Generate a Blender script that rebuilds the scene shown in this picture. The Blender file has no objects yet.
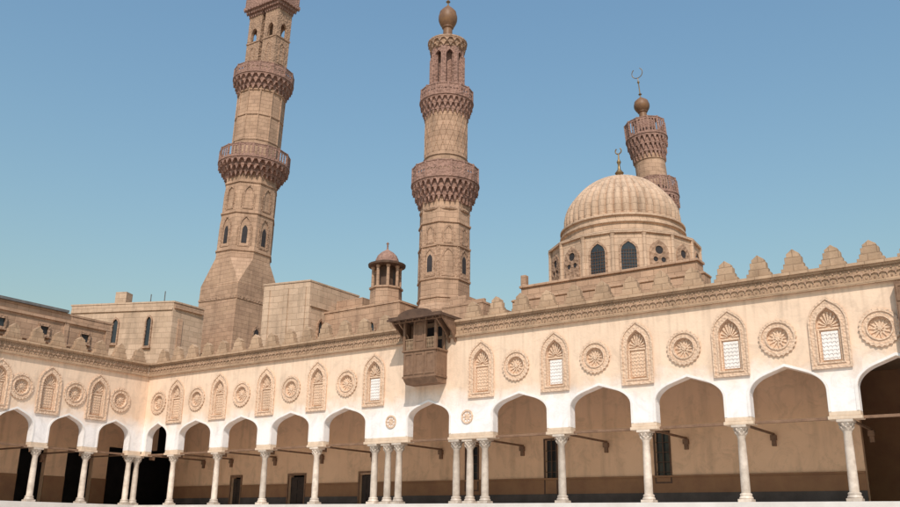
import bpy, math, random
from mathutils import Vector, Matrix
from mathutils.geometry import tessellate_polygon
R = random.Random(7)
PI = math.pi
sc = bpy.context.scene
col = sc.collection
rad = math.radians

# ---------------------------------------------------------------- materials
def mat(name, color, color2=None, rough=0.85, nscale=0.6, bump=0.25, bscale=9.0,
        brick=None, stain=0.0, spec=0.25, carve=None, low=None, patch=0.0, vary=0.0, streak=None):
    m = bpy.data.materials.new(name); m.use_nodes = True
    nt = m.node_tree; N = nt.nodes; L = nt.links
    bs = N['Principled BSDF']; bs.inputs['Roughness'].default_value = rough
    bs.inputs['Specular IOR Level'].default_value = spec
    geo = N.new('ShaderNodeNewGeometry')
    c1 = (*color, 1); c2 = (*(color2 or [c*0.78 for c in color]), 1)
    n1 = N.new('ShaderNodeTexNoise'); n1.inputs['Scale'].default_value = nscale
    n1.inputs['Detail'].default_value = 8; n1.inputs['Roughness'].default_value = 0.65
    L.new(geo.outputs['Position'], n1.inputs['Vector'])
    rmp = N.new('ShaderNodeMapRange'); rmp.inputs['From Min'].default_value = 0.35; rmp.inputs['From Max'].default_value = 0.65
    L.new(n1.outputs['Fac'], rmp.inputs['Value'])
    mx = N.new('ShaderNodeMix'); mx.data_type = 'RGBA'
    mx.inputs[6].default_value = c1; mx.inputs[7].default_value = c2
    L.new(rmp.outputs[0], mx.inputs[0])
    out = mx.outputs[2]
    sep = N.new('ShaderNodeSeparateXYZ'); L.new(geo.outputs['Position'], sep.inputs[0])
    if low:                                    # bright light painted in: whiter colour below a height, with an irregular edge
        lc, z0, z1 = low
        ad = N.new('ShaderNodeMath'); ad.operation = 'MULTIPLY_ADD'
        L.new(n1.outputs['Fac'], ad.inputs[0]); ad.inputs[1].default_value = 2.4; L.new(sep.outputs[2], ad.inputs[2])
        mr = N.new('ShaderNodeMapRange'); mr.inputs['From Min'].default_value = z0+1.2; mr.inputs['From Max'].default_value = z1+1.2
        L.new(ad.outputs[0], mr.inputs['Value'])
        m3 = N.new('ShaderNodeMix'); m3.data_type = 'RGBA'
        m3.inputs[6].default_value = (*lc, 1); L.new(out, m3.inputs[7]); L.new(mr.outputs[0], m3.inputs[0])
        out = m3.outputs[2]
    bh = None
    if brick:
        bw, bhh, amt = brick
        add = N.new('ShaderNodeMath'); add.operation = 'ADD'
        L.new(sep.outputs[0], add.inputs[0]); L.new(sep.outputs[1], add.inputs[1])
        cb = N.new('ShaderNodeCombineXYZ'); L.new(add.outputs[0], cb.inputs[0]); L.new(sep.outputs[2], cb.inputs[1])
        bt = N.new('ShaderNodeTexBrick'); bt.inputs['Scale'].default_value = 1
        bt.inputs['Brick Width'].default_value = bw; bt.inputs['Row Height'].default_value = bhh
        bt.inputs['Mortar Size'].default_value = 0.018; bt.inputs['Mortar Smooth'].default_value = 0.3
        bt.inputs['Color1'].default_value = (1+amt, 1+amt, 1+amt, 1)
        bt.inputs['Color2'].default_value = (1-amt, 1-amt*1.1, 1-amt*1.25, 1)
        bt.inputs['Mortar'].default_value = (0.72, 0.70, 0.68, 1)
        L.new(cb.outputs[0], bt.inputs['Vector'])
        mu = N.new('ShaderNodeMix'); mu.data_type = 'RGBA'; mu.blend_type = 'MULTIPLY'; mu.inputs[0].default_value = 1
        L.new(out, mu.inputs[6]); L.new(bt.outputs['Color'], mu.inputs[7]); out = mu.outputs[2]
        bh = bt.outputs['Fac']
    if stain:
        mp = N.new('ShaderNodeMapping'); mp.inputs['Scale'].default_value = (1.6, 1.6, 0.22)
        L.new(geo.outputs['Position'], mp.inputs[0])
        n3 = N.new('ShaderNodeTexNoise'); n3.inputs['Scale'].default_value = 1.2; n3.inputs['Detail'].default_value = 6
        L.new(mp.outputs[0], n3.inputs['Vector'])
        r3 = N.new('ShaderNodeMapRange'); r3.inputs['From Min'].default_value = 0.52; r3.inputs['From Max'].default_value = 0.75
        r3.inputs['To Min'].default_value = 1; r3.inputs['To Max'].default_value = 1-stain
        L.new(n3.outputs['Fac'], r3.inputs['Value'])
        m4 = N.new('ShaderNodeMix'); m4.data_type = 'RGBA'; m4.blend_type = 'MULTIPLY'; m4.inputs[0].default_value = 1
        L.new(out, m4.inputs[6]); L.new(r3.outputs[0], m4.inputs[7]); out = m4.outputs[2]
    if patch:                                  # repairs and soot: soft-edged blotches, plus grime scattered at fine scale
        vp = N.new('ShaderNodeTexNoise'); vp.inputs['Scale'].default_value = 0.9; vp.inputs['Detail'].default_value = 10
        vp.inputs['Roughness'].default_value = 0.72; vp.inputs['Distortion'].default_value = 1.2
        L.new(geo.outputs['Position'], vp.inputs['Vector'])
        rp = N.new('ShaderNodeMapRange'); rp.inputs['From Min'].default_value = 0.50; rp.inputs['From Max'].default_value = 0.62
        rp.inputs['To Min'].default_value = 1; rp.inputs['To Max'].default_value = 1-patch
        L.new(vp.outputs['Fac'], rp.inputs['Value'])
        m5 = N.new('ShaderNodeMix'); m5.data_type = 'RGBA'; m5.blend_type = 'MULTIPLY'; m5.inputs[0].default_value = 1
        L.new(out, m5.inputs[6]); L.new(rp.outputs[0], m5.inputs[7]); out = m5.outputs[2]
    if streak:                                 # rain streaks running down from a ledge
        zt, zl, amt = streak
        ms = N.new('ShaderNodeMapping'); ms.inputs['Scale'].default_value = (5.5, 5.5, 0.28)
        L.new(geo.outputs['Position'], ms.inputs[0])
        ns = N.new('ShaderNodeTexNoise'); ns.inputs['Scale'].default_value = 1.0; ns.inputs['Detail'].default_value = 5
        L.new(ms.outputs[0], ns.inputs['Vector'])
        ra = N.new('ShaderNodeMapRange'); ra.inputs['From Min'].default_value = 0.50; ra.inputs['From Max'].default_value = 0.68
        L.new(ns.outputs['Fac'], ra.inputs['Value'])
        rz = N.new('ShaderNodeMapRange'); rz.inputs['From Min'].default_value = zl; rz.inputs['From Max'].default_value = zt
        L.new(sep.outputs[2], rz.inputs['Value'])
        pw = N.new('ShaderNodeMath'); pw.operation = 'MULTIPLY'; L.new(ra.outputs[0], pw.inputs[0]); L.new(rz.outputs[0], pw.inputs[1])
        sm = N.new('ShaderNodeMath'); sm.operation = 'MULTIPLY'; L.new(pw.outputs[0], sm.inputs[0]); sm.inputs[1].default_value = amt
        m7 = N.new('ShaderNodeMix'); m7.data_type = 'RGBA'
        L.new(sm.outputs[0], m7.inputs[0]); L.new(out, m7.inputs[6]); m7.inputs[7].default_value = (0.36, 0.25, 0.17, 1); out = m7.outputs[2]
    if vary:                                   # each piece its own tone
        oi = N.new('ShaderNodeObjectInfo'); rv = N.new('ShaderNodeMapRange'); rv.inputs['To Min'].default_value = 1-vary; rv.inputs['To Max'].default_value = 1+vary*.4
        L.new(oi.outputs['Random'], rv.inputs['Value'])
        m6 = N.new('ShaderNodeMix'); m6.data_type = 'RGBA'; m6.blend_type = 'MULTIPLY'; m6.inputs[0].default_value = 1
        L.new(out, m6.inputs[6]); L.new(rv.outputs[0], m6.inputs[7]); out = m6.outputs[2]
    L.new(out, bs.inputs['Base Color'])
    n2 = N.new('ShaderNodeTexNoise'); n2.inputs['Scale'].default_value = bscale; n2.inputs['Detail'].default_value = 6
    L.new(geo.outputs['Position'], n2.inputs['Vector'])
    hgt = n2.outputs['Fac']
    if carve:
        vo = N.new('ShaderNodeTexVoronoi'); vo.inputs['Scale'].default_value = carve
        L.new(geo.outputs['Position'], vo.inputs['Vector'])
        am = N.new('ShaderNodeMath'); am.operation = 'MULTIPLY_ADD'
        L.new(vo.outputs['Distance'], am.inputs[0]); am.inputs[1].default_value = 2.5; L.new(hgt, am.inputs[2]); hgt = am.outputs[0]
    if bh:
        am = N.new('ShaderNodeMath'); am.operation = 'MULTIPLY_ADD'
        L.new(bh, am.inputs[0]); am.inputs[1].default_value = -1.2; L.new(hgt, am.inputs[2]); hgt = am.outputs[0]
    bp = N.new('ShaderNodeBump'); bp.inputs['Strength'].default_value = bump; bp.inputs['Distance'].default_value = 0.03
    L.new(hgt, bp.inputs['Height']); L.new(bp.outputs[0], bs.inputs['Normal'])
    return m

M = {}
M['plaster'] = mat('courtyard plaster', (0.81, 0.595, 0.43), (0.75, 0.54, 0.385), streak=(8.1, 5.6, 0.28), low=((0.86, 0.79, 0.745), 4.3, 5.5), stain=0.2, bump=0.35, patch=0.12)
M['carved'] = mat('carved stucco', (0.72, 0.505, 0.355), (0.65, 0.45, 0.31), nscale=2.5, carve=9, bump=0.55, stain=0.15, vary=0.08)
M['recess'] = mat('niche plaster', (0.73, 0.515, 0.36), (0.67, 0.465, 0.32), nscale=1.5, carve=14, bump=0.4, vary=0.07, patch=0.08)
M['white'] = mat('white stucco', (0.80, 0.745, 0.70), (0.72, 0.65, 0.59), nscale=2, bump=0.3)
M['impost'] = mat('impost stone', (0.74, 0.57, 0.42), (0.62, 0.46, 0.33), nscale=2, patch=0.12, stain=0.2, vary=0.08)
M['band'] = mat('parapet stone', (0.50, 0.335, 0.215), (0.40, 0.26, 0.165), brick=(0.7, 0.3, 0.09), patch=0.15, vary=0.10, stain=0.25, bump=0.5, nscale=1.2)
M['stone'] = mat('limestone', (0.50, 0.32, 0.21), (0.40, 0.25, 0.165), brick=(0.75, 0.36, 0.10), patch=0.14, stain=0.28, bump=0.5, nscale=0.5)
M['stone_carved'] = mat('carved limestone', (0.43, 0.27, 0.175), (0.33, 0.205, 0.135), nscale=2.0, patch=0.12, carve=5, bump=0.9, stain=0.25)
M['gallery'] = mat('weathered gallery stone', (0.37, 0.215, 0.16), (0.27, 0.155, 0.118), patch=0.15, nscale=2.4, carve=6, bump=0.8, stain=0.25)
M['pale'] = mat('pale limestone', (0.56, 0.40, 0.28), (0.48, 0.335, 0.23), brick=(0.9, 0.42, 0.09), patch=0.12, stain=0.26, bump=0.45, nscale=0.4)
M['dome'] = mat('dome stone', (0.60, 0.415, 0.285), (0.48, 0.325, 0.22), nscale=0.8, brick=(0.6, 0.4, 0.06), patch=0.13, stain=0.3, bump=0.4)
M['marble'] = mat('column marble', (0.74, 0.62, 0.51), (0.54, 0.43, 0.34), vary=0.28, patch=0.14, rough=0.45, nscale=3.5, bump=0.08, stain=0.25, spec=0.5)
M['floor'] = mat('court marble', (0.68, 0.62, 0.57), (0.58, 0.52, 0.47), rough=0.4, nscale=0.8, bump=0.05, brick=None, spec=0.5)
M['ground'] = mat('dusty ground', (0.36, 0.29, 0.22), nscale=0.05)
M['wood'] = mat('old wood', (0.25, 0.145, 0.088), (0.165, 0.092, 0.056), rough=0.7, nscale=3, bump=0.3, bscale=25)
M['wood_dark'] = mat('dark wood', (0.13, 0.075, 0.048), (0.08, 0.045, 0.03), rough=0.65, nscale=3, bump=0.3, bscale=25)
M['beam'] = mat('tie beam wood', (0.34, 0.225, 0.14), (0.22, 0.14, 0.085), rough=0.7, nscale=4, bump=0.3, bscale=25)
M['inner'] = mat('arcade plaster', (0.88, 0.575, 0.37), (0.80, 0.515, 0.325), nscale=0.5, patch=0.14, stain=0.22, bump=0.2)
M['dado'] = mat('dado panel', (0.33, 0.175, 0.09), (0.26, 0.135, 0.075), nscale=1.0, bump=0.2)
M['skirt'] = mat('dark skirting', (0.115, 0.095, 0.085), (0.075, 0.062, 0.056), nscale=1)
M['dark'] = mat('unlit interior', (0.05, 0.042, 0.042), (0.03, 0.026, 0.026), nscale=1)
M['door'] = mat('door wood', (0.055, 0.038, 0.03), (0.035, 0.024, 0.02), nscale=3, rough=0.6)
M['metal'] = mat('tarnished brass', (0.33, 0.22, 0.10), (0.2, 0.13, 0.07), rough=0.45, nscale=4, bump=0.1)
M['metal'].node_tree.nodes['Principled BSDF'].inputs['Metallic'].default_value = 0.7
M['copper'] = mat('bulb metal', (0.24, 0.125, 0.06), (0.16, 0.085, 0.05), rough=0.5, nscale=3, bump=0.1)
M['slate'] = mat('grey roof sheet', (0.17, 0.165, 0.16), (0.11, 0.105, 0.10), nscale=2)
M['glass'] = mat('dark window glass', (0.035, 0.04, 0.045), (0.02, 0.022, 0.026), rough=0.15, spec=0.5, bump=0.02)

# ---------------------------------------------------------------- mesh helpers
ID = lambda u, v, z: (u, v, z)
class MB:
    def __init__(s): s.v = []; s.f = []
    def add(s, vs, fs):
        o = len(s.v); s.v += [tuple(a) for a in vs]; s.f += [[i+o for i in f] for f in fs]
    def box(s, x0, x1, y0, y1, z0, z1, T=ID):
        vs = [T(x, y, z) for z in (z0, z1) for y in (y0, y1) for x in (x0, x1)]
        s.add(vs, [[0,2,3,1],[4,5,7,6],[0,1,5,4],[2,6,7,3],[0,4,6,2],[1,3,7,5]])
    def poly(s, T, outer, v0, v1, holes=()):
        """extrude a (u,z) polygon with holes between depths v0 and v1"""
        loops = [list(outer)] + [list(h) for h in holes]
        tri = tessellate_polygon([[Vector((a, b, 0)) for a, b in l] for l in loops])
        flat = [q for l in loops for q in l]; n = len(flat)
        vs = [T(a, v0, b) for a, b in flat] + [T(a, v1, b) for a, b in flat]
        fs = [list(t) for t in tri] + [[i+n for i in reversed(t)] for t in tri]
        o = 0
        for l in loops:
            m = len(l)
            for i in range(m):
                a = o+i; b = o+(i+1) % m; fs.append([a, b, b+n, a+n])
            o += m
        s.add(vs, fs)
    def prism(s, pts, z0, z1):
        n = len(pts)
        s.add([(x, y, z0) for x, y in pts]+[(x, y, z1) for x, y in pts],
              [list(range(n))[::-1], list(range(n, 2*n))]+[[i, (i+1) % n, (i+1) % n+n, i+n] for i in range(n)])
    def lathe(s, prof, n=24, c=(0, 0), ph=0.0, cap=True, mod=None):
        k = len(prof); vs = []
        for r, z in prof:
            for i in range(n):
                a = ph+2*PI*i/n; rr = r*(mod(i) if mod else 1)
                vs.append((c[0]+rr*math.cos(a), c[1]+rr*math.sin(a), z))
        fs = [[j*n+i, j*n+(i+1) % n, (j+1)*n+(i+1) % n, (j+1)*n+i] for j in range(k-1) for i in range(n)]
        if cap: fs += [list(range(n))[::-1], [(k-1)*n+i for i in range(n)]]
        s.add(vs, fs)
    def tube(s, pts, r, n=6):
        for a, b in zip(pts, pts[1:]):
            a = Vector(a); b = Vector(b); d = (b-a).normalized()
            q = d.orthogonal().normalized(); w = d.cross(q)
            vs = [p+(q*math.cos(t)+w*math.sin(t))*r for p in (a, b) for t in [2*PI*i/n for i in range(n)]]
            s.add(vs, [list(range(n))[::-1], list(range(n, 2*n))]+[[i, (i+1) % n, (i+1) % n+n, i+n] for i in range(n)])

WP = {}
def build(mb, name, material, parent=None, origin=None, smooth=False, bevel=0):
    """one mesh object; vertices are given in the parent's own frame; origin shifts the object's pivot"""
    o = Vector(origin or (0, 0, 0))
    me = bpy.data.meshes.new(name)
    me.from_pydata([tuple(Vector(v)-o) for v in mb.v], [], mb.f); me.validate()
    import bmesh
    b = bmesh.new(); b.from_mesh(me); bmesh.ops.recalc_face_normals(b, faces=b.faces); b.to_mesh(me); b.free()
    me.materials.append(material)
    if smooth:
        for p in me.polygons: p.use_smooth = True
        me.set_sharp_from_angle(angle=rad(35))
    ob = bpy.data.objects.new(name, me); col.objects.link(ob); ob.location = o
    if parent: ob.parent = parent
    if bevel:
        bv = ob.modifiers.new('Bevel', 'BEVEL'); bv.width = bevel; bv.segments = 1; bv.limit_method = 'ANGLE'; bv.angle_limit = rad(50)
    return ob
def thing(name, label, cat, loc=(0, 0, 0), rot=(0, 0, 0), group=None):
    o = bpy.data.objects.new(name, None); col.objects.link(o); o.location = loc; o.rotation_euler = rot
    o.empty_display_size = 0.5
    o['label'] = label; o['category'] = cat
    if group: o['group'] = group
    return o
def copy_part(o, parent, loc):
    c = o.copy(); col.objects.link(c); c.parent = parent; c.location = loc
    for ch in o.children:
        d = ch.copy(); col.objects.link(d); d.parent = c
    return c

# ---------------------------------------------------------------- outlines
def keel(uc, w, z0, zs, za, n=9):
    """closed keel-arch outline: straight jambs z0..zs, apex at za (counter-clockwise from lower left)"""
    h = (za-zs)/1.155
    pts = [(uc+w, z0)]
    for i in range(n+1):
        a = rad(60)*i/n; pts.append((uc+w*math.cos(a), zs+h*math.sin(a)))
    pts.append((uc, za))
    for i in range(n, -1, -1):
        a = rad(60)*i/n; pts.append((uc-w*math.cos(a), zs+h*math.sin(a)))
    pts.append((uc-w, z0))
    return pts
def circ(uc, zc, r, n=28): return [(uc+r*math.cos(2*PI*i/n), zc+r*math.sin(2*PI*i/n)) for i in range(n)]
def star(uc, zc, r0, r1, k): return [(uc+(r0 if i % 2 else r1)*math.cos(PI*i/k), zc+(r0 if i % 2 else r1)*math.sin(PI*i/k)) for i in range(2*k)]
def rect(u0, u1, z0, z1): return [(u0, z0), (u1, z0), (u1, z1), (u0, z1)]

ZC = 8.07     # underside of the parapet band
ZB = 3.30     # top of impost
# ---------------------------------------------------------------- the shared column
def column_mb():
    s = MB()
    s.lathe([(.180, .34), (.178, .9), (.168, 1.8), (.150, 2.5), (.17, 2.53), (.17, 2.57)], 20); return s
def column_base_mb():
    s = MB(); s.box(-.27, .27, -.27, .27, 0, .12)
    s.lathe([(.26, .12), (.275, .16), (.26, .2), (.225, .225), (.235, .27), (.245, .3), (.21, .34)], 20); return s
def capital_mb():
    s = MB(); s.lathe([(.18, 2.57), (.2, 2.62), (.215, 2.75), (.26, 2.86), (.3, 2.9)], 20)
    for tier, (z, r, n, h) in enumerate(((2.6, .2, 8, .15), (2.72, .225, 8, .15))):
        for i in range(n):
            a = 2*PI*(i+.5*tier)/n; ca, sa = math.cos(a), math.sin(a)
            T = lambda u, v, w, ca=ca, sa=sa: (ca*v-sa*u, sa*v+ca*u, w)
            s.add([T(-.06, r-.01, z), T(.06, r-.01, z), T(.05, r+.05, z+h), T(-.05, r+.05, z+h), T(0, r+.09, z+h*.8)],
                  [[0, 1, 4], [1, 2, 4], [2, 3, 4], [3, 0, 4]])
    s.box(-.3, .3, -.3, .3, 2.9, 3.0); return s
COL = None
def add_column(parent, x, y):
    global COL
    if COL is None:
        c = build(column_mb(), 'column', M['marble'], parent, smooth=True)
        build(column_base_mb(), 'column_base', M['marble'], c, smooth=True, bevel=.012)
        build(capital_mb(), 'capital', M['marble'], c, smooth=True, bevel=.01)
        c.location = (x, y, 0); COL = c; return c
    return copy_part(COL, parent, (x, y, 0))

# ---------------------------------------------------------------- an arcade front
def arcade(root, T, uw, u0, u1, arches, piers, cols, niches, roundels, merlon_u, white=()):
    out = [(uw, 8.739), (uw, ZB)]
    for uc, w, za in sorted(arches):
        out += [(a, b) for a, b in reversed(keel(uc, w, ZB, 4.14, za))]
    out += [(u1, ZB), (u1, 8.739)]
    holes = [keel(u, .46, 5.2, 6.62, 7.36) for u in niches] + [circ(u, 6.34, .43) for u in roundels]
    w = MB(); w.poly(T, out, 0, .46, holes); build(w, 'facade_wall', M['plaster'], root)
    # thin raised archivolt round every arch
    for uc, hw, za in arches:
        a = MB(); inner = keel(uc, hw+.015, ZB+.01, 4.14, za+.02); outer = keel(uc, hw+.11, ZB+.01, 4.14, za+.13)
        a.poly(T, outer + inner[::-1], -.028, .004); build(a, 'archivolt', M['white'], root)
    for u in niches:
        f = MB(); f.poly(T, keel(u, .72, 4.98, 6.72, 7.74), -.05, -.001, [keel(u, .46, 5.2, 6.62, 7.36)])
        f.poly(T, keel(u, .74, 4.95, 6.72, 7.77), -.095, -.052, [keel(u, .665, 5.04, 6.71, 7.67)])
        f.poly(T, keel(u, .52, 5.14, 6.63, 7.43), -.085, -.052, [keel(u, .46, 5.2, 6.62, 7.36)])
        fr = build(f, 'niche', M['carved'], root)
        p = MB(); p.poly(T, keel(u, .455, 5.205, 6.62, 7.355), .14, .17)
        for i in range(9):                                   # fluted hood
            a = rad(8+164*i/8); ca, sa = math.cos(a), math.sin(a)
            q = [(u+.1*ca-.012*sa, 6.6+.1*sa+.012*ca), (u+.1*ca+.012*sa, 6.6+.1*sa-.012*ca),
                 (u+.40*ca+.045*sa, 6.6+(.40+.2*sa)*sa-.045*ca), (u+.40*ca-.045*sa, 6.6+(.40+.2*sa)*sa+.045*ca)]
            p.poly(T, q, .07, .138)
        p.poly(T, rect(u-.45, u+.45, 6.48, 6.56), .06, .138)
        for s_ in (-1, 1):
            p.box(u+s_*.40-.035, u+s_*.40+.035, .04, .138, 5.23, 6.47, T)
        build(p, 'niche_panel', M['recess'], fr)
        g = MB(); g.poly(T, rect(u-.31, u+.31, 5.3, 6.42), .09, .136)
        for i in range(4):
            for j in range(7):
                g.poly(T, star(u-.23+.153*i, 5.4+.155*j, .035, .07, 4), .065, .089)
        build(g, 'stucco_grille', M['white' if round(u) in white else 'recess'], fr)
    for u in roundels:
        f = MB(); f.poly(T, circ(u, 6.34, .71), -.04, -.001, [circ(u, 6.34, .43)])
        f.poly(T, star(u, 6.34, .70, .76, 24), -.085, -.042, [circ(u, 6.34, .63)])
        f.poly(T, circ(u, 6.34, .49), -.08, -.042, [circ(u, 6.34, .43)])
        fr = build(f, 'roundel', M['carved'], root)
        p = MB(); p.poly(T, circ(u, 6.34, .425), .08, .12)
        p.poly(T, star(u, 6.34, .17, .40, 12), .035, .078); p.poly(T, star(u, 6.34, .07, .15, 8), -.005, .033)
        build(p, 'rosette', M['recess'], fr)
    for a, b in piers:                                        # impost blocks between arches
        s = MB(); s.box(a-.05, b+.05, -.05, .53, 3.0, 3.13, T); s.box(a+.0, b-.0, -.012, .472, 3.13, ZB-.001, T)
        build(s, 'impost', M['impost'], root, bevel=.015)
    for x, y in cols: add_column(root, x, y)
    tb = sorted(piers)
    for (a, b), (c, d) in zip(tb, tb[1:]):
        s = MB(); s.box(b+.051, c-.051, .18, .28, 3.015, 3.125, T); build(s, 'tie_beam', M['wood'], root, bevel=.01)
    for a, b in tb:
        m_ = (a+b)/2
        s = MB(); s.box(m_-.045, m_+.045, .531, 4.999, 3.03, 3.12, T); s.box(m_-.04, m_+.04, .54, .9, 2.8, 3.025, T); s.box(m_-.13, m_+.13, 4.82, 4.999, 2.80, 3.028, T); s.box(m_-.09, m_+.09, 4.88, 4.999, 2.55, 2.798, T)
        build(s, 'cross_beam', M['wood'], root)
    # parapet band
    s = MB(); s.box(u0, u1, -.05, -.001, ZC+.16, 8.74, T)
    s.box(u0, u1, -.16, -.001, ZC, ZC+.09, T); s.box(u0, u1, -.10, -.001, ZC+.092, ZC+.158, T)
    s.box(u0, u1, -.13, .48, 8.742, 8.82, T); s.box(u0, u1, -.22, .52, 8.822, 8.94, T)
    build(s, 'cornice', M['band'], root)
    s = MB(); n = int((u1-u0)/.30)
    for i in range(n):
        u = u0+.15+i*.30
        if T is TR and 20.98 < u < 21.28:
            build(s, 'frieze', M['stone_carved'], root); s = MB()
        if T is TR and 20.98 < u < 24.6: continue
        s.poly(T, star(u, 8.485, .05, .15, 4), -.10, -.052)
        s.box(u+.12, u+.18, -.085, -.052, 8.27, 8.36, T); s.box(u+.12, u+.18, -.085, -.052, 8.60, 8.69, T)
        s.box(u-.03, u+.03, -.085, -.052, 8.245, 8.29, T); s.box(u-.03, u+.03, -.085, -.052, 8.68, 8.725, T)
    build(s, 'frieze', M['stone_carved'], root)
    prof = [(-.5, 0), (.5, 0), (.5, .22), (.40, .22), (.40, .42), (.33, .42), (.33, .70), (.25, .70), (.25, .84), (.14, .92), (0, 1.04)]
    prof = prof + [(-a, b) for a, b in reversed(prof[2:-1])]
    for u in merlon_u:
        k = 1+R.uniform(-.07, .07); u += R.uniform(-.04, .04)
        s = MB(); s.poly(T, [(u+a, 8.942+b*k*.92) for a, b in prof], .02, .34)
        build(s, 'merlon', M['band'], root, bevel=.01)

TR = lambda u, v, z: (u, v, z)          # range facing the viewer (front on y=0)
TL = lambda u, v, z: (-v, -u, z)        # side range (front on x=0)

rootR = thing('arcaded_range', 'long cream plastered arcade with roundels, keel arches and stepped parapet crossing the whole picture', 'mosque arcade')
archR = [(1.4, .98, 4.98), (5.02, 1.45, 4.98), (9.06, 1.45, 4.97), (13.1, 1.45, 4.96), (17.15, 1.47, 4.97), (22.72, 1.28, 4.94),
         (28.0, 1.46, 4.98), (32.13, 1.46, 5.03), (36.2, 1.46, 5.09), (40.2, 1.46, 5.16), (44.25, 1.46, 5.22), (48.3, 1.46, 5.22)]
sa = sorted(archR); piR = [(0.02, .42)]
for a, b in zip(sa, sa[1:]): piR.append((a[0]+a[1], b[0]-b[1]))
piR.append((49.76, 50.6))
colR = [(2.98, .24), (7.02, .24), (11.05, .24), (15.05, .24),
        (19.15, .24), (19.99, .30), (20.75, .24), (24.3, .24), (25.05, .30), (25.95, .24),
        (30.06, .24), (34.13, .24), (38.2, .24), (42.2, .24), (46.27, .24), (50.2, .24)]
nicR = [2.95, 6.95, 10.98, 15.03, 19.12, 25.9, 29.95, 34.02, 38.12, 42.0, 46.2]
rouR = [1.25, 4.93, 8.95, 13.02, 17.2, 27.86, 32.0, 36.15, 40.05, 43.83, 48.2]
arcade(rootR, TR, .002, -.5, 50.6, archR, piR, colR, nicR, rouR, [38.12+1.425*i for i in range(-26, 9) if not 20.9 < 38.12+1.425*i < 24.9], white=(19, 30, 38, 42))
# rosettes on the piers of the portal
for u, z in ((20.35, 4.08), (25.08, 4.08)):
    s = MB(); s.poly(TR, circ(u, z, .34), -.05, -.001, [circ(u, z, .26)]); s.poly(TR, star(u, z, .12, .25, 8), -.03, -.001)
    build(s, 'pier_rosette', M['carved'], rootR)
# the wall at the back of the walk, its openings, dado and roof
doors = [(3.09, 4.0), (8.35, 9.7), (14.15, 15.1)]
wins = [(21.7, 22.45, .86, 3.15), (26.6, 27.25, .62, 3.3), (32.6, 33.3, 1.1, 3.4)]
w = MB()
w.poly(TR, [(-3.2, 0), (3.09, 0), (3.09, 1.9), (4.0, 1.9), (4.0, 0), (8.35, 0), (8.35, 1.92), (9.7, 1.92), (9.7, 0), (14.15, 0),
            (14.15, 1.85), (15.1, 1.85), (15.1, 0), (41.8, 0), (41.8, 6.2), (-3.2, 6.2)], 5.0, 5.4, [rect(*q) for q in wins])
build(w, 'back_wall', M['inner'], rootR)
for a, b in doors:
    s = MB(); s.box(a+.06, b-.06, 5.12, 5.2, 0.02, 1.8)
    for k in range(2):
        for j in range(2):
            wd = (b-a-.2)/2; s.box(a+.1+k*wd+.05, a+.1+(k+1)*wd-.05, 5.09, 5.118, .15+j*.85, .85+j*.85)
    d = build(s, 'door', M['door'], rootR)
    s = MB(); s.poly(TR, [(a-.1, 0), (a-.1, 2.02), (b+.1, 2.02), (b+.1, 0), (b, 0), (b, 1.9), (a, 1.9), (a, 0)], 4.93, 4.998); build(s, 'door_frame', M['wood'], d)
for a, b, z0, z1 in wins:
    s = MB(); s.box(a+.002, b-.002, 5.18, 5.2, z0+.002, z1-.002); d = build(s, 'window', M['glass'], rootR)
    s = MB(); s.poly(TR, rect(a-.07, b+.07, z0-.07, z1+.07), 4.94, 4.998, [rect(a, b, z0, z1)])
    s.box((a+b)/2-.02, (a+b)/2+.02, 5.05, 5.1, z0, z1)
    for k in range(1, 5): s.box(a+.001, b-.001, 5.06, 5.09, z0+(z1-z0)*k/5-.015, z0+(z1-z0)*k/5+.015)
    build(s, 'window_frame', M['wood_dark'], d)
s = MB(); edges = [-3.2]
for a, b in doors: edges += [a-.105, b+.105]
edges += [41.8]
for a, b in zip(edges[::2], edges[1::2]):
    s.box(a, b, 4.96, 4.998, .60, 1.3)
    s.box(a, b, 4.90, 4.998, 1.302, 1.39)
for q in wins[:2]: pass
build(s, 'dado', M['dado'], rootR)
s = MB()
for a, b in zip(edges[::2], edges[1::2]): s.box(a, b, 4.92, 4.998, .0, .598)
build(s, 'skirting', M['skirt'], rootR)
s = MB(); s.box(-9, 50.6, .601, 9.2, 6.2, 6.35)
for i in range(70): s.box(-8.6+i*.85, -8.45+i*.85, .61, 4.99, 6.0, 6.198)
build(s, 'ceiling', M['beam'], rootR)
s = MB(); s.box(-30, 50.6, .46, 22, 8.25, 8.45); build(s, 'roof', M['band'], rootR)
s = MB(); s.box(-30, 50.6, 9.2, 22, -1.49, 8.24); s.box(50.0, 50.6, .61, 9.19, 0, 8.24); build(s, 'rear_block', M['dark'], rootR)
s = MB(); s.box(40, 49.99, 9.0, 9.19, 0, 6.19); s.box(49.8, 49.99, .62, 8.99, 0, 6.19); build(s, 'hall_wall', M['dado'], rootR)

# the wooden bay over the portal
bal = MB()
BX0, BX1, BY = 21.75, 23.85, -1.0
bal.box(BX0, BX1, BY, -.001, 6.05, 6.16)
bal.poly(lambda u, v, z: (v, u, z), [(-.003, 5.78), (-.003, 6.048), (BY, 6.048), (BY+.25, 5.78)], BX0+.05, BX1-.05)
pn = lambda a, b, z0, z1: (bal.box(a, b, BY+.02, BY+.08, z0, z1), bal.poly(TR, rect(a+.04, b-.04, z0+.05, z1-.05), BY-.01, BY+.018, [rect(a+.14, b-.14, z0+.16, z1-.16)]))
for i in range(3):
    a = BX0+.05+i*.667; pn(a, a+.667, 6.162, 7.38)
for x0 in (BX0+.02, BX1-.08): bal.box(x0, x0+.06, BY+.082, -.001, 6.162, 7.38)
bal.box(BX0-.03, BX1+.03, BY-.04, -.001, 7.382, 7.48)
balcony = build(bal, 'balcony', M['wood'], rootR, bevel=.01)
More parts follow.
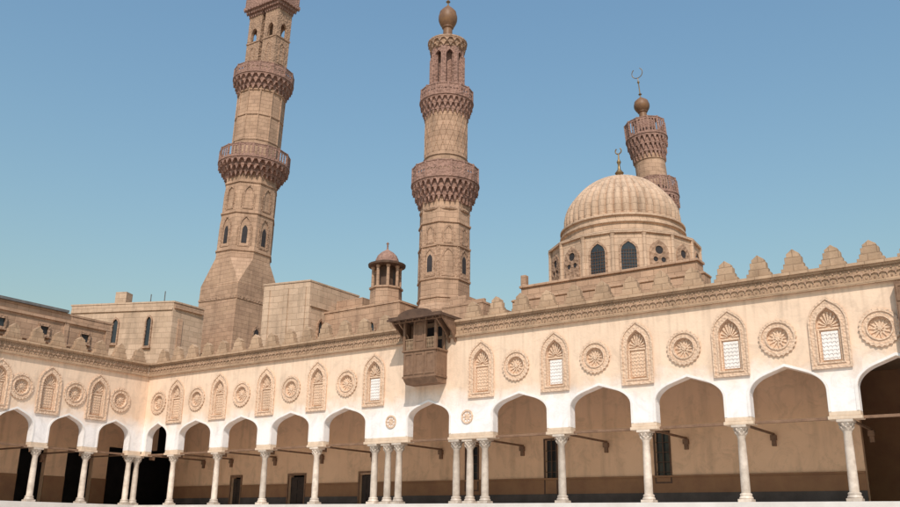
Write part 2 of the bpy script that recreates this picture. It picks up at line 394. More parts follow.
balcony['label'] = 'brown wooden bay with projecting canopy hung over the portal arch'
for x0 in (BX0+.0, BX0+.66, BX0+1.31, BX1-.13):
    s = MB(); s.box(x0, x0+.13, BY, BY+.13, 7.482, 8.93); build(s, 'post', M['wood'], balcony)
for x0 in (BX0, BX1-.13):
    s = MB(); s.box(x0, x0+.13, -.32, -.23, 7.482, 8.93); build(s, 'post', M['wood'], balcony)
s = MB(); s.box(BX0+.795, BX0+1.305, BY+.03, BY+.09, 7.482, 8.93)
s.poly(TR, rect(BX0+.82, BX0+1.28, 7.9, 8.85), BY, BY+.028, [rect(BX0+.9, BX0+1.2, 8.0, 8.75)]); build(s, 'centre_panel', M['wood'], balcony)
for a, b in ((BX0+.14, BX0+.65), (BX0+1.45, BX1-.14)):
    s = MB()
    for i in range(6):
        x = a+.05+(b-a-.1)*i/5
        s.lathe([(.016, 7.482), (.03, 7.6), (.016, 7.72), (.034, 7.86), (.016, 8.0)], 8, (x, BY+.06))
    s.box(a, b, BY+.03, BY+.09, 8.0, 8.05); build(s, 'balusters', M['beam'], balcony)
s = MB(); s.box(BX0+.1, BX1-.1, -.08, -.055, 7.5, 8.92); build(s, 'dark_opening', M['dark'], balcony)  # dark sheet standing in for the shade of the door opening behind
s = MB()                                                       # canopy with curved front brow
cx = (BX0+BX1)/2
brow = [(cx-1.66, 9.0), (cx-1.66, 9.14), (cx-1.3, 9.2), (cx-.9, 9.24)]
brow = [(cx-1.66, 9.0), (cx-1.66, 9.16)] + [(cx+1.05*math.cos(a), 9.17+.30*math.sin(a)) for a in [PI-PI*i/14 for i in range(15)]] + [(cx+1.66, 9.16), (cx+1.66, 9.0)]
s.poly(TR, brow, -1.5, -1.4)
s.box(cx-1.66, cx+1.66, -1.398, .6, 8.98, 9.12)
s.box(cx-1.7, cx+1.7, -1.58, -1.502, 8.96, 9.06)
build(s, 'canopy', M['wood_dark'], balcony)
s = MB()
Tb = lambda x0: (lambda u, v, z: (x0+v, u, z))
for x0 in (cx-1.6, cx-1.22, cx+1.14, cx+1.52):
    s = MB(); s.poly(Tb(x0), [(-.001, 8.975), (-.001, 7.85), (-.12, 7.85), (-.45, 8.35), (-1.15, 8.82), (-1.3, 8.975)], 0, .08); build(s, 'bracket', M['wood'], balcony)
s = MB()
for i in range(8): s.box(cx-1.5+i*.42, cx-1.43+i*.42, -1.35, -1.01, 8.90, 8.978)
s.box(cx-1.52, cx+1.52, -1.32, -1.26, 8.86, 8.898); build(s, 'eaves_rafters', M['wood'], balcony)
# second wooden bay cut by the right edge of the picture
s = MB(); s.box(44.5, 47.0, -.45, -.1, 5.45, 5.6); s.box(44.55, 46.95, -.4, -.1, 5.602, 7.95)
for i in range(5):
    for j in range(3): s.poly(TR, rect(44.6+i*.47, 45.02+i*.47, 5.75+j*.72, 6.4+j*.72), -.43, -.402, [rect(44.68+i*.47, 44.94+i*.47, 5.83+j*.72, 6.32+j*.72)])
b2 = build(s, 'shuttered_bay', M['wood'], rootR); b2['label'] = 'brown wooden shuttered bay cut off by the right edge of the photo'

# ---- side range
rootL = thing('arcaded_range', 'shorter cream arcade running away at the left, meeting the long one at the corner', 'mosque arcade')
archL = [(2.12, 1.08, 5.0), (5.36, 1.1, 5.02), (8.62, 1.1, 5.05), (11.9, 1.1, 5.05), (15.15, 1.1, 5.05), (18.4, 1.1, 5.05)]
piL = [(.05, 1.04)]
for a, b in zip(archL, archL[1:]): piL.append((a[0]+a[1], b[0]-b[1]))
piL.append((19.5, 20.4))
arcade(rootL, TL, -.598, .235, 20.4, archL, piL, [(-.24, -.66), (-.24, -.06), (-.24, -3.72), (-.24, -6.97), (-.24, -10.24), (-.24, -13.5), (-.24, -16.75), (-.24, -20)],
       [3.62, 6.85, 9.95, 13.4, 16.7], [2.02, 5.18, 8.6, 11.8, 15.1], [.9+1.425*i for i in range(14)])
w = MB(); w.poly(TL, [(-5.0, 3.9), (-1.1, 3.9), (-1.1, 0), (-.0, 0), (-.0, 3.6), (1.95, 3.6), (1.95, 0), (3.4, 0), (3.4, 3.5), (5.2, 3.5), (5.2, 0),
                      (6.6, 0), (6.6, 3.4), (8.3, 3.4), (8.3, 0), (20.4, 0), (20.4, 6.2), (-5.0, 6.2)], 5.0, 5.4); build(w, 'back_wall', M['inner'], rootL)
for a, b in ((-1.1, 0), (1.95, 3.4), (5.2, 6.6), (8.3, 20.4)):
    s = MB(); s.box(a, b, 4.95, 4.998, .34, 1.75, TL); s.box(a, b, 4.93, 4.998, 0, .3395, TL); build(s, 'dado', M['dado'], rootL)
s = MB(); s.box(.601, 9, -9, 20.4-.0, 6.36, 6.5, lambda u, v, z: (-u, -v, z)); 
build(s, 'ceiling', M['beam'], rootL)
s = MB(); s.box(.46, 30, .0, 20.4, 8.25, 8.45, lambda u, v, z: (-u, -v-.0+.455, z)); build(s, 'roof', M['band'], rootL)
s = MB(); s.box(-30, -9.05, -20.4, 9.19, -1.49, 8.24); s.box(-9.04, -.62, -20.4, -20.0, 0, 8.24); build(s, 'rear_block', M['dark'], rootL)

# ---------------------------------------------------------------- ground
def structure(o): o['kind'] = 'structure'; return o
s = MB(); s.box(-2500, 2500, -2500, 2500, -2.0, -1.504); structure(build(s, 'ground', M['ground']))
s = MB(); s.box(1.9, 62, -60, -1.9, -1.5, -1.496); structure(build(s, 'court_floor', M['floor']))
s = MB()
for k in range(5):
    z1 = -.004-.3*k; e = .36+.36*k
    s.prism([(-30, 9.19), (-30, -62), (e, -62), (e, -e), (64, -e), (64, 9.19)], z1-.296, z1)
structure(build(s, 'terrace_steps', M['floor'], bevel=.012))

# ---------------------------------------------------------------- minarets
def face_T(a, r, cx=0, cy=0):
    """frame on a vertical face whose outward normal has azimuth a at distance r: u along, v inward"""
    ca, sa_ = math.cos(a), math.sin(a)
    return lambda u, v, z: (cx+ca*(r-v)-sa_*u, cy+sa_*(r-v)+ca*u, z)
def muqarnas(mb, z0, z1, r0, r1, n, tiers=3):
    for t in range(tiers):
        a0 = z0+(z1-z0)*t/tiers; a1 = z0+(z1-z0)*(t+1)/tiers
        ra = r0+(r1-r0)*t/tiers; rb = r0+(r1-r0)*(t+1)/tiers
        mb.lathe([(ra-.02, a0), (ra-.02, a0+(a1-a0)*.7), (rb, a0+(a1-a0)*.72), (rb, a1-.003)], 32)
        for i in range(n):
            T = face_T(2*PI*(i+.5*(t % 2))/n, 0); wd = PI*rb/n*.62
            mb.poly(lambda u, v, z, T=T: T(u, v, z), [(-wd, a0+(a1-a0)*.72), (wd, a0+(a1-a0)*.72), (wd*.5, a0+(a1-a0)*.3), (0, a0-.05), (-wd*.5, a0+(a1-a0)*.3)], -rb+.02, -ra+.1)
def gallery(root, z0, zf, z1, r0, r1, n=16, mname='gallery'):
    """corbelled balcony: stalactites z0..zf, pierced parapet zf..z1"""
    s = MB(); muqarnas(s, z0, zf, r0, r1, n*2 if r1 > 1.5 else n); s.lathe([(r1+.06, zf), (r1+.06, zf+.1)], 32)
    g = build(s, 'gallery', M[mname], root, smooth=False)
    s = MB()
    for i in range(n):
        a = 2*PI*i/n; T = face_T(a, r1+.0)
        s.box(-.06, .06, -.04, .10, zf+.101, z1+.10, T)
        T = face_T(a+PI/n, (r1-.0)*math.cos(PI/n)); w = r1*math.sin(PI/n)-.06
        zm0, zm1 = zf+.101, z1
        hs = []
        k = 3
        for j in range(k):
            u = -w+2*w*(j+.5)/k
            hs.append(star(u, (zm0+zm1)/2, .4*w/k, .85*w/k, 4) if (zm1-zm0) < 1 else rect(u-.6*w/k, u+.6*w/k, zm0+.15, zm1-.15))
        s.poly(T, rect(-w, w, zm0, zm1), 0, .07, hs); s.box(-w, w, -.03, .09, z1+.001, z1+.07, T)
    build(s, 'parapet', M[mname], g)
    return g
def bulb(root, z, r, h, fin, crescent=True):
    """neck, onion bulb and brass finial"""
    s = MB(); pr = [(r*.62, z), (r*.5, z+h*.12), (r*.48, z+h*.3), (r*.62, z+h*.34)]
    for i in range(13):
        t = i/12; pr.append((max(.03, r*math.sin(PI*(.18+.82*t))**.8 if t < .6 else r*(1-((t-.6)/.4)**1.3)*.96), z+h*.36+h*.64*t))
    s.lathe(pr, 24); b = build(s, 'bulb', M['copper'], root, smooth=True)
    zt = z+h; s = MB(); s.lathe([(.05, zt-.1), (.05, zt+.15), (.16, zt+.25), (.05, zt+.38), (.04, zt+fin*.45), (.11, zt+fin*.5), (.04, zt+fin*.56), (.03, zt+fin*.65)], 12)
    rc = fin*.17; zc = zt+fin*.65+rc
    s.tube([(rc*math.cos(a), 0, zc+rc*math.sin(a)) for a in [rad(-235+290*i/14) for i in range(15)]], .035)
    build(s, 'finial', M['metal'], b, smooth=True)
def blind_arches(mb, r, n, z0, zs, za, w, ph=0, proud=.05, slit=None):
    for i in range(n):
        T = face_T(ph+2*PI*i/n, r)
        mb.poly(T, keel(0, w, z0, zs, za, 5), -proud, -.001, [keel(0, w-.11, z0+.1, zs, za-.14, 5)])
        for s_ in (-1, 1):
            mb.lathe([(.05, z0+.1), (.05, zs)], 6, T(s_*(w+.1), 0, 0)[:2])

def ngon(mb, n, r0, z0, r1, z1, ph):   # r = face distance
    k = 1/math.cos(PI/n); mb.lathe([(r0*k, z0), (r1*k, z1)], n, ph=ph+PI/n)

# middle minaret (behind the portal)
mm = thing('minaret', 'slender round-topped middle minaret rising behind the wooden bay, with two stalactite galleries', 'minaret', (17.85, 8.0, 8.45))
Z = lambda z: z-8.45
s = MB(); s.box(-1.75, 1.75, -1.75, 1.75, 0, Z(11.6)); ngon(s, 8, 1.75, Z(11.6), 1.6, Z(12.1), 0); build(s, 'base', M['stone'], mm, bevel=.03)
s = MB(); ngon(s, 8, 1.56, Z(12.1), 1.53, Z(19.1), 0)
for z in (12.4, 13.6, 15.75, 17.3): ngon(s, 8, 1.62, Z(z), 1.62, Z(z+.14), 0)
sh = build(s, 'shaft', M['stone'], mm, bevel=.02)
s = MB(); blind_arches(s, 1.535, 8, Z(13.8), Z(15.0), Z(15.7), .42); blind_arches(s, 1.53, 8, Z(15.95), Z(16.7), Z(17.2), .3)
for i in range(8):
    for q in (-1, 1):
        a = PI/8+2*PI*i/8+q*.03; s.lathe([(.07, Z(13.75)), (.07, Z(15.74))], 8, (1.63*math.cos(a), 1.63*math.sin(a)))
s.lathe([(1.63, Z(18.2)), (1.66, Z(18.3)), (1.63, Z(18.4))], 32)
build(s, 'blind_arches', M['stone_carved'], sh)
for i in (0, 2, 4, 6):
    s = MB(); s.poly(face_T(2*PI*i/8, 1.535), keel(0, .2, Z(14.1), Z(14.9), Z(15.25), 5), -.02, -.001); build(s, 'slit_window', M['dark'], sh)
gallery(mm, Z(18.75), Z(20.2), Z(21.3), 1.6, 2.2, 16)
s = MB(); s.lathe([(1.42, Z(20.2)), (1.40, Z(25.2))], 32)
for i in range(40):                                            # interlaced strapwork carved on the round stage
    a0 = 2*PI*i/20; d = 1 if i < 20 else -1
    for j in range(4):
        a = a0+d*j*PI/10*.5; b = a+d*PI/20; z = 22.3+j*.7
        s.tube([(1.41*math.cos(a), 1.41*math.sin(a), Z(z)), (1.41*math.cos(b), 1.41*math.sin(b), Z(z+.7))], .035, 4)
for z in (22.0, 25.15): s.lathe([(1.40, Z(z)), (1.48, Z(z+.06)), (1.40, Z(z+.14))], 32)
build(s, 'shaft', M['stone'], mm, smooth=True)
gallery(mm, Z(25.0), Z(26.2), Z(27.0), 1.38, 1.78, 14)
s = MB(); s.lathe([(.62, Z(26.3)), (.62, Z(30.3))], 12)
for i in range(8):
    a = 2*PI*(i+.5)/8; T = face_T(a, 1.12); s.box(-.17, .17, -.03, .28, Z(26.3), Z(30.2), T); s.lathe([(.07, Z(27.3)), (.07, Z(29.7))], 8, T(0, -.05, 0)[:2])
    T = face_T(2*PI*i/8, 1.06)
    k = keel(0, .25, Z(29.5), Z(29.5), Z(29.95), 4); s.poly(T, [(-.4, Z(29.5))]+k[::-1]+[(.4, Z(29.5)), (.4, Z(30.25)), (-.4, Z(30.25))], 0, .2)
build(s, 'lantern', M['gallery'], mm)
s = MB(); muqarnas(s, Z(30.2), Z(30.8), 1.14, 1.34, 16, 2); s.lathe([(1.37, Z(30.8)), (1.37, Z(30.9)), (1.15, Z(30.98)), (.5, Z(31.3))], 24); build(s, 'cornice', M['stone_carved'], mm)
bulb(mm, Z(31.2), .66, 2.8, 1.8)

# left minaret (double-headed)
lm_ = thing('minaret', 'tallest minaret at the left, square at its foot and twin-shafted at its cut-off top', 'minaret', (-8.35, 14.0, 8.45), (0, rad(2.2), 0))
s = MB(); s.box(-2.35, 2.35, -2.35, 2.35, 0, Z(18.2))
c0 = [(2.35, 2.35), (-2.35, 2.35), (-2.35, -2.35), (2.35, -2.35)]
k = 2.3*math.tan(PI/8); vs = [(x, y, Z(18.2)) for x, y in c0]+[(x, y, Z(20.6)) for x, y in ((2.3, k), (k, 2.3), (-k, 2.3), (-2.3, k), (-2.3, -k), (-k, -2.3), (k, -2.3), (2.3, -k))]
s.add(vs, [[4, 5, 0], [5, 6, 1, 0], [6, 7, 1], [7, 8, 2, 1], [8, 9, 2], [9, 10, 3, 2], [10, 11, 3], [11, 4, 0, 3], [0, 1, 2, 3], [4, 5, 6, 7, 8, 9, 10, 11]])
b_ = build(s, 'base', M['stone'], lm_, bevel=.03)
s = MB(); T = face_T(0, 2.35); s.poly(T, keel(.2, .42, Z(12.6), Z(14.3), Z(15.0)), -.05, -.001, [keel(.2, .28, Z(12.7), Z(14.25), Z(14.75))])
s.box(-2.3, 2.3, -.05, -.001, Z(16.9), Z(17.1), T); s.box(-2.35, 2.35, -.05, -.001, Z(16.9), Z(17.1), face_T(-PI/2, 2.35)); build(s, 'window_frame', M['stone_carved'], b_)
s = MB(); s.poly(T, keel(.2, .27, Z(12.71), Z(14.25), Z(14.74)), -.02, -.001); build(s, 'window', M['dark'], b_)
s = MB(); ngon(s, 8, 2.28, Z(20.6), 2.12, Z(28.6), 0)
for z in (21.2, 24.6, 27.4): ngon(s, 8, 2.36-(z-21)*.02, Z(z), 2.36-(z-21)*.02, Z(z+.16), 0)
sh = build(s, 'shaft', M['stone'], lm_, bevel=.02)
s = MB(); blind_arches(s, 2.25, 8, Z(21.6), Z(23.4), Z(24.4), .5); blind_arches(s, 2.19, 8, Z(25.0), Z(26.4), Z(27.2), .45)
build(s, 'blind_arches', M['stone_carved'], sh)
for i in range(8):
    s = MB(); s.poly(face_T(2*PI*i/8, 2.25), keel(0, .22, Z(21.9), Z(23.0), Z(23.5), 5), -.02, -.001); build(s, 'slit_window', M['dark'], sh)
gallery(lm_, Z(28.0), Z(29.5), Z(30.7), 2.15, 3.12, 16)
s = MB(); ngon(s, 12, 2.08, Z(30.0), 2.02, Z(37.0), 0)
for i in range(12): s.tube([(2.13*math.cos(a), 2.13*math.sin(a), Z(z)) for a, z in ((PI/12+i*PI/6, 31.6), (PI/12+i*PI/6, 36.6))], .06)
for z in (31.5, 33.9, 36.3): ngon(s, 12, 2.12, Z(z), 2.12, Z(z+.15), 0)
build(s, 'shaft', M['stone'], lm_, bevel=.02)
gallery(lm_, Z(36.4), Z(37.8), Z(38.8), 2.05, 2.72, 14)
for sx in (-1.08, 1.08):
    s = MB()
    for z0, z1, hw in ((37.8, 42.0, .86), (43.9, 44.9, .86)): s.box(sx-hw, sx+hw, -hw, hw, Z(z0), Z(z1))
    for a in range(4):
        T = face_T(a*PI/2, .86, sx, 0)
        kk = keel(0, .36, Z(42.0), Z(43.0), Z(43.6), 5)
        e = .86 if a % 2 == 0 else .608; s.poly(T, [(-e, Z(42.122))]+[(u, max(z, Z(42.122))) for u, z in kk[::-1]]+[(e, Z(42.122)), (e, Z(43.898)), (-e, Z(43.898))], 0, .25)
        s.poly(T, keel(0, .34, Z(39.4), Z(41.0), Z(41.6), 5), -.05, -.001, [keel(0, .24, Z(39.5), Z(41.0), Z(41.48), 5)])
    s.box(sx-.92, sx+.92, -.92, .92, Z(42.0), Z(42.12))
    st = build(s, 'upper_shaft', M['stone_carved'], lm_)
    s = MB()
    for t in range(3):
        q = .93+.2*t; s.box(sx-q if sx < 0 else sx-min(q, 1.07), sx+q if sx > 0 else sx+min(q, 1.07), -q, q, Z(44.9+.32*t), Z(45.2+.32*t))
        for i in range(7):
            for a in range(4):
                T = face_T(a*PI/2, min(q, 1.07) if (a == 0 and sx < 0) or (a == 2 and sx > 0) else q, sx, 0); u = -q+2*q*(i+.5)/7
                s.poly(T, [(u-.1, Z(45.0+.32*t)), (u+.1, Z(45.0+.32*t)), (u, Z(44.78+.32*t))], -.05, -.001)
    s.box(sx-1.05, sx+1.05, -1.3, -1.22, Z(45.87), Z(46.8)); s.box(sx-1.05, sx+1.05, 1.22, 1.3, Z(45.87), Z(46.8)); e = sx+math.copysign(1.3, sx); s.box(min(e, e-math.copysign(.08, sx)), max(e, e-math.copysign(.08, sx)), -1.2, 1.2, Z(45.87), Z(46.8))
    build(s, 'upper_gallery', M['gallery'], st)
    s = MB(); pr = [(.55, Z(45.86)), (.5, Z(48)), (.42, Z(48.3)), (.7, Z(48.9)), (.8, Z(49.6)), (.55, Z(50.4)), (.1, Z(51.2))]; s.lathe(pr, 16, (sx, 0)); build(s, 'bulb', M['dome'], st, smooth=True)

# right minaret (behind the dome)
rm = thing('minaret', 'small distant minaret leaning a little behind the ribbed dome, topped by bulb and crescent', 'minaret', (25.0, 30.0, 8.45), (0, rad(-4.6), 0))
s = MB(); s.box(-2, 2, -2, 2, 0, Z(19)); ngon(s, 8, 1.9, Z(19), 1.6, Z(22), 0); build(s, 'base', M['stone'], rm)
gallery(rm, Z(22.6), Z(25.2), Z(26.6), 1.5, 1.95, 14)
s = MB(); s.lathe([(1.55, Z(21.8)), (1.4, Z(24)), (1.27, Z(26)), (1.25, Z(30))], 28)
for z in (26.9, 28.5): s.lathe([(1.25, Z(z)), (1.33, Z(z+.08)), (1.25, Z(z+.16))], 28)
build(s, 'shaft', M['stone'], rm, smooth=True)
gallery(rm, Z(28.7), Z(30.7), Z(32.2), 1.26, 1.72, 12)
s = MB(); s.lathe([(.95, Z(30.8)), (.93, Z(32.4)), (1.05, Z(32.5)), (1.05, Z(32.6)), (.5, Z(32.9))], 16)
build(s, 'lantern', M['gallery'], rm, smooth=True)
bulb(rm, Z(32.7), .68, 2.3, 2.9)

# ---------------------------------------------------------------- domed tomb
dm = thing('domed_hall', 'ribbed stone dome on a windowed drum above the parapet at the right', 'dome', (28.6, 11.5, 8.45))
dx, dy = 28.6, 11.5
s = MB(); s.box(24.15-dx, 35.3-dx, 5.9-dy, 6.9-dy, 0, Z(11.35)); s.box(24.68-dx, 34.95-dx, 6.0-dy, 6.9-dy, Z(11.352), Z(11.95))
s.box(24.1-dx, 35.35-dx, 5.84-dy, 6.92-dy, Z(11.2), Z(11.30)); s.box(24.6-dx, 35.03-dx, 5.9-dy, 6.95-dy, Z(11.951), Z(12.09))
s.box(24.62-dx, 24.95-dx, 6.05-dy, 6.4-dy, Z(12.092), Z(12.75)); s.box(23.9-dx, 33.3-dx, 6.93-dy, 16-dy, 0, Z(11.9))
build(s, 'platform', M['stone'], dm, bevel=.02)
s = MB(); nW = 16; rd = 4.35
ngon(s, nW, rd, Z(11.9), rd, Z(14.9), 0); ngon(s, nW, rd, Z(14.9), 3.7, Z(15.15), 0)
for z, e in ((12.0, .1), (14.7, .12)): ngon(s, nW, rd+e, Z(z), rd+e, Z(z+.16), 0)
s.lathe([(3.66, Z(15.0)), (3.62, Z(15.55)), (3.76, Z(15.6)), (3.76, Z(15.74)), (3.62, Z(15.78)), (3.62, Z(15.98)), (3.74, Z(16.02)), (3.74, Z(16.14)), (3.42, Z(16.2))], 64)
dr = build(s, 'drum', M['dome'], dm, bevel=.02); dr.rotation_euler.z = rad(5)
for i in range(nW):
    T = face_T(2*PI*i/nW-PI/2, rd)
    s = MB()
    if i % 4 in (0, 1):
        s.poly(T, keel(0, .54, Z(12.4), Z(13.6), Z(14.35)), -.07, -.001, [keel(0, .42, Z(12.4), Z(13.6), Z(14.2))])
        f = build(s, 'window_frame', M['stone_carved'], dr)
        s = MB(); s.poly(T, keel(0, .415, Z(12.41), Z(13.6), Z(14.19)), -.02, -.001); build(s, 'drum_window', M['glass'], dr); g = s; s = MB()
        for q in range(-2, 3): s.box(q*.15-.012, q*.15+.012, -.055, -.03, Z(12.42), Z(13.9-abs(q)*.12), T)
        for q in range(7): s.box(-.415, .415, -.05, -.035, Z(12.55+q*.19), Z(12.575+q*.19), T)
        build(s, 'window_grille', M['wood_dark'], dr)
    else:
        hs = [circ(0, Z(13.75), .24, 14), circ(-.24, Z(13.2), .15, 12), circ(.24, Z(13.2), .15, 12)]
        s.poly(T, keel(0, .58, Z(12.5), Z(13.6), Z(14.35)), -.06, -.001, hs)
        f = build(s, 'window_frame', M['stone_carved'], dr)
        s = MB()
        for h_ in ((0, 13.75, .235), (-.24, 13.2, .145), (.24, 13.2, .145)): s.poly(T, circ(h_[0], Z(h_[1]), h_[2], 14), -.02, -.001)
        build(s, 'oculus', M['dark'], dr)
    s = MB(); a = 2*PI*(i+.5)/nW-PI/2; kx = rd/math.cos(PI/16)
    s.lathe([(.13, Z(12.17)), (.11, Z(14.55)), (.15, Z(14.68))], 8, (kx*math.cos(a), kx*math.sin(a))); build(s, 'engaged_column', M['dome'], dr)
s = MB(); nr = 44; pr = []
for i in range(15):
    t = i/14; ang = t*PI/2*.97
    r = 3.46*(math.cos(ang)**.86)*(1+.035*math.sin(PI*min(1, t*2.2))); z = 16.18+3.3*math.sin(ang)+.25*t**3
    pr.append((max(r, .12), Z(z)))
sub = 6; n = nr*sub
s.lathe(pr, n, mod=lambda i: 1-.06*(1-abs(math.sin(PI*i/sub)))**1.5)
build(s, 'dome_shell', M['dome'], dm, smooth=True)
s = MB(); s.lathe([(.3, Z(19.65)), (.14, Z(19.85)), (.28, Z(20.05)), (.1, Z(20.3)), (.07, Z(20.6)), (.14, Z(20.8)), (.05, Z(21.0)), (.04, Z(21.35))], 12)
s.tube([(.2*math.cos(a), 0, Z(21.55)+.2*math.sin(a)) for a in [rad(-235+290*i/14) for i in range(15)]], .04)
build(s, 'finial', M['metal'], dm, smooth=True)

# ---------------------------------------------------------------- upper storeys and neighbours
def slit(parent, T, u, z0, z1, w, arch=True, frame='stone_carved'):
    s = MB()
    o = keel(u, w+.1, z0-.08, z1-.1, z1+.45, 5) if arch else rect(u-w-.1, u+w+.1, z0-.1, z1+.12)
    i_ = keel(u, w, z0, z1-.1, z1+.3, 5) if arch else rect(u-w, u+w, z0, z1)
    s.poly(T, o, -.13, -.001, [i_]); s.box(u-w-.16, u+w+.16, -.2, -.001, z0-.2, z0-.101, T); f = build(s, 'window', M[frame], parent)
    s = MB(); s.poly(T, [(u+(a-u)*.99, b) for a, b in i_], -.015, -.001); build(s, 'pane', M['glass'], f)
def block(name, label, cat, pts, z1, material, z0=8.452, cope=.12):
    cx_ = sum(a for a, b in pts)/len(pts); cy_ = sum(b for a, b in pts)/len(pts)
    t = thing(name, label, cat, (cx_, cy_, z0))
    s = MB(); s.prism([(a-cx_, b-cy_) for a, b in pts], 0, z1-z0); build(s, 'wall', M[material], t, bevel=.03)
    s = MB(); k = 1.015; e = [( (a-cx_)*k, (b-cy_)*k) for a, b in pts]; s.prism(e, z1-z0+.001, z1-z0+cope); build(s, 'coping', M[material], t)
    return t, cx_, cy_, z0
# upper wall above the side range
t, ax, ay, az = block('upper_storey', 'low tan storey with small square windows and dark coping above the left arcade', 'building',
                      [(-2, -2.0), (-7, -2.0), (-7, -24), (-2, -24)], 11.45, 'stone')
T = lambda u, v, z: (-2-ax-v, -u-ay, z-az)
for u in (3.82, 6.62, 9.4, 12.2, 15.0): slit(t, T, u, 9.95, 10.45, .27, False)
s = MB(); s.box(2.0, 24, -.12, -.001, 10.95, 11.1, T); s.box(2.0, 2.35, -.10, -.001, 8.47, 10.94, T); s.box(5.0, 5.3, -.08, -.001, 8.47, 10.94, T); s.box(2.0, 24, -.07, -.001, 9.5, 9.6, T); build(s, 'string_course', M['stone'], t)
s = MB(); s.box(5.2, 24, -.2, 1.5, 11.58, 11.74, T); build(s, 'roof_sheet', M['slate'], t)
# pale block behind the corner
A = Vector((-6.72, 6.36)); Bp = Vector((-14.85, 2.85)); dv = (Bp-A).normalized(); nv = Vector((-dv.y, dv.x))
if nv.y < 0: nv = -nv
t, ax, ay, az = block('stone_building', 'pale block with two tall slit windows between the left arcade and the tallest minaret', 'building',
                      [tuple(A), tuple(A+Vector((-.08, 3.1))), tuple(Bp+nv*5), tuple(Bp)], 15.4, 'pale')
T = lambda u, v, z: (A.x+dv.x*u+nv.x*v-ax, A.y+dv.y*u+nv.y*v-ay, z-az)
slit(t, T, 1.9, 12.0, 14.0, .2); slit(t, T, 4.75, 12.3, 13.9, .22)
s = MB(); s.box(4.35, 5.3, .3, 1.2, 15.53, 16.5, T); s.box(.02, 8.8, -.09, -.001, 14.8, 14.95, T); build(s, 'roof_hut', M['pale'], t)
s = MB(); s.box(1.2, 2.9, .8, 2.2, 15.53, 15.7, T); s.tube([T(1.4, 1, 15.6), T(1.4, 1, 16.6)], .04); s.tube([T(2.6, 1, 15.6), T(2.6, 1, 16.4)], .04); build(s, 'roof_clutter', M['slate'], t)
s = MB(); TT = lambda u, v, z: (A.x-.05+v*-1-ax, A.y+u-ay, z-az)
s.box(.1, 2.9, -.16, -.03, 14.95, 15.25, TT); s.box(.6, 1.0, -.1, -.03, 11, 14.2, TT); build(s, 'string_course', M['stone'], t)
# block right of the big minaret
t, ax, ay, az = block('stone_building', 'plain tan block with a shaded side wall between the two tall minarets', 'building',
                      [(9.6, 4.5), (9.6, 9.4), (6.1, 9.4), (6.1, 3.7)], 14.25, 'pale')
T = lambda u, v, z: (u-ax, 4.5-(9.6-u)*.8/3.5+v-ay, z-az); T2 = lambda u, v, z: (9.6-v-ax, u-ay, z-az)
s = MB()
for u in (6.3, 7.7, 9.0): s.box(u, u+.35, -.09, -.001, 8.6, 13.9, T)
s.box(4.6, 9.3, -.08, -.001, 12.6, 12.72, T2); build(s, 'buttress', M['pale'], t)
slit(t, T2, 5.6, 10.6, 11.5, .2); slit(t, T2, 7.4, 10.9, 11.6, .18)
t, ax, ay, az = block('stone_building', 'low tan wall block stepping down towards the foot of the middle minaret', 'building',
                      [(15.9, 6.0), (15.9, 12), (9.62, 12), (9.62, 6.0)], 12.35, 'stone')
T = lambda u, v, z: (u-ax, 6.0+v-ay, z-az)
slit(t, T, 11.6, 10.3, 11.0, .2); slit(t, T, 13.8, 10.3, 11.0, .2)
s = MB(); s.box(9.7, 12.0, 1, 4, 12.48, 13.4, T); build(s, 'roof_hut', M['stone'], t)
t, ax, ay, az = block('stone_building', 'small stepped tan block at the right foot of the middle minaret', 'building',
                      [(22.6, 5.2), (22.6, 8.5), (19.75, 8.5), (19.75, 5.2)], 11.25, 'stone')
s = MB(); s.box(-1.3, -.2, -1, 1, 2.93, 3.6); s.box(-.1, 1.3, -1.3, -1.1, 2.93, 3.15); build(s, 'roof_hut', M['stone'], t)
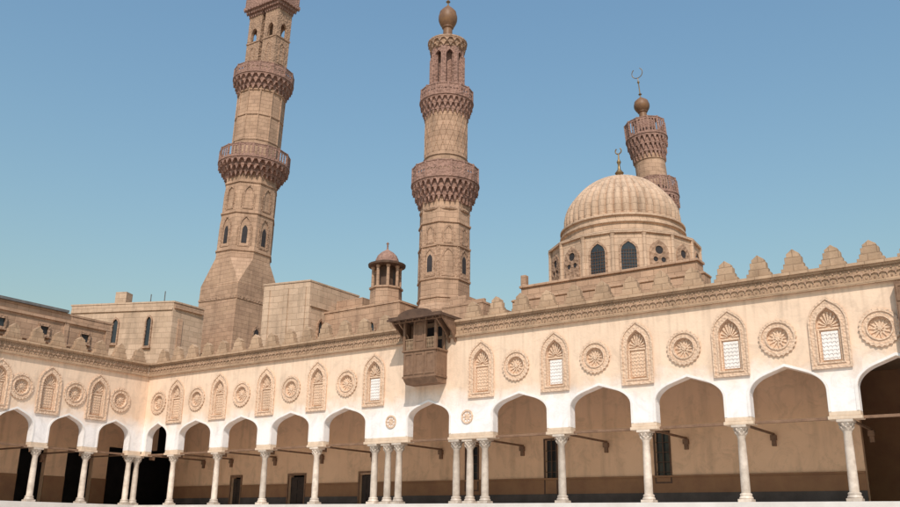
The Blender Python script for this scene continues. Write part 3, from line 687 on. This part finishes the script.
# roof kiosk
k_ = thing('roof_kiosk', 'little open domed kiosk with dark eaves on the roof left of the middle minaret', 'kiosk', (13.98, 7.0, 12.47))
s = MB(); ngon(s, 8, .98, 0, .95, 1.1, PI/8); ngon(s, 8, 1.03, 1.1, 1.03, 1.22, PI/8); build(s, 'base', M['stone'], k_)
for i in range(8):
    a = 2*PI*i/8; s = MB(); s.lathe([(.11, 1.22), (.10, 2.45), (.14, 2.55), (.14, 2.62)], 10, (.88*math.cos(a), .88*math.sin(a))); build(s, 'post', M['stone'], k_)
s = MB(); ngon(s, 8, .5, 1.22, .5, 2.6, PI/8); build(s, 'screen', M['wood_dark'], k_)
s = MB(); s.lathe([(.95, 2.62), (1.22, 2.68), (1.24, 2.80), (.85, 2.95)], 24); build(s, 'eaves', M['wood_dark'], k_)
s = MB(); s.lathe([(.78, 2.95), (.76, 3.15), (.64, 3.42), (.42, 3.65), (.18, 3.8), (.06, 3.9), (.05, 4.2), (.1, 4.3), (.02, 4.4)], 20); build(s, 'dome_shell', M['gallery'], k_, smooth=True)

# ---------------------------------------------------------------- camera
f = 884.5; pitch, yaw, roll = rad(17.279), rad(-35.0294), rad(0.7959)
fw = Vector((math.sin(yaw)*math.cos(pitch), math.cos(yaw)*math.cos(pitch), math.sin(pitch)))
r0 = Vector((math.cos(yaw), -math.sin(yaw), 0)); u0 = r0.cross(fw)
r2 = r0*math.cos(roll)+u0*math.sin(roll); u2 = -r0*math.sin(roll)+u0*math.cos(roll)
cam = bpy.data.cameras.new('camera'); co = bpy.data.objects.new('camera', cam); col.objects.link(co)
co.matrix_world = Matrix(((r2.x, u2.x, -fw.x, 49.2612), (r2.y, u2.y, -fw.y, -36.161), (r2.z, u2.z, -fw.z, -1.1406), (0, 0, 0, 1)))
cam.sensor_width = 36; cam.lens = f/900*36; cam.clip_start = .1; cam.clip_end = 6000
sc.camera = co

# ---------------------------------------------------------------- light
SUN_AZ = (0.52, -0.85); EL = rad(47)
d = Vector((SUN_AZ[0], SUN_AZ[1], 0)).normalized()*math.cos(EL)+Vector((0, 0, math.sin(EL)))
sun = bpy.data.lights.new('sun', 'SUN'); so = bpy.data.objects.new('sun', sun); col.objects.link(so)
sun.energy = 3.7; sun.angle = rad(.53); sun.color = (1, .94, .86)
so.rotation_euler = d.to_track_quat('Z', 'Y').to_euler()
w = bpy.data.worlds.new('World'); sc.world = w; w.use_nodes = True
nt = w.node_tree; bg = nt.nodes['Background']; sky = nt.nodes.new('ShaderNodeTexSky'); sky.sky_type = 'NISHITA'
sky.sun_disc = False; sky.sun_elevation = EL; sky.sun_rotation = math.atan2(d.x, d.y)
sky.air_density = 2.7; sky.dust_density = 1.6; sky.ozone_density = 16.0
nt.links.new(sky.outputs[0], bg.inputs[0]); bg.inputs[1].default_value = .135
sc.view_settings.view_transform = 'Standard'; sc.view_settings.look = 'None'; sc.view_settings.exposure = 0.0; sc.view_settings.gamma = 1
sc.render.engine = 'CYCLES'
sc.cycles.max_bounces = 8; sc.cycles.diffuse_bounces = 5
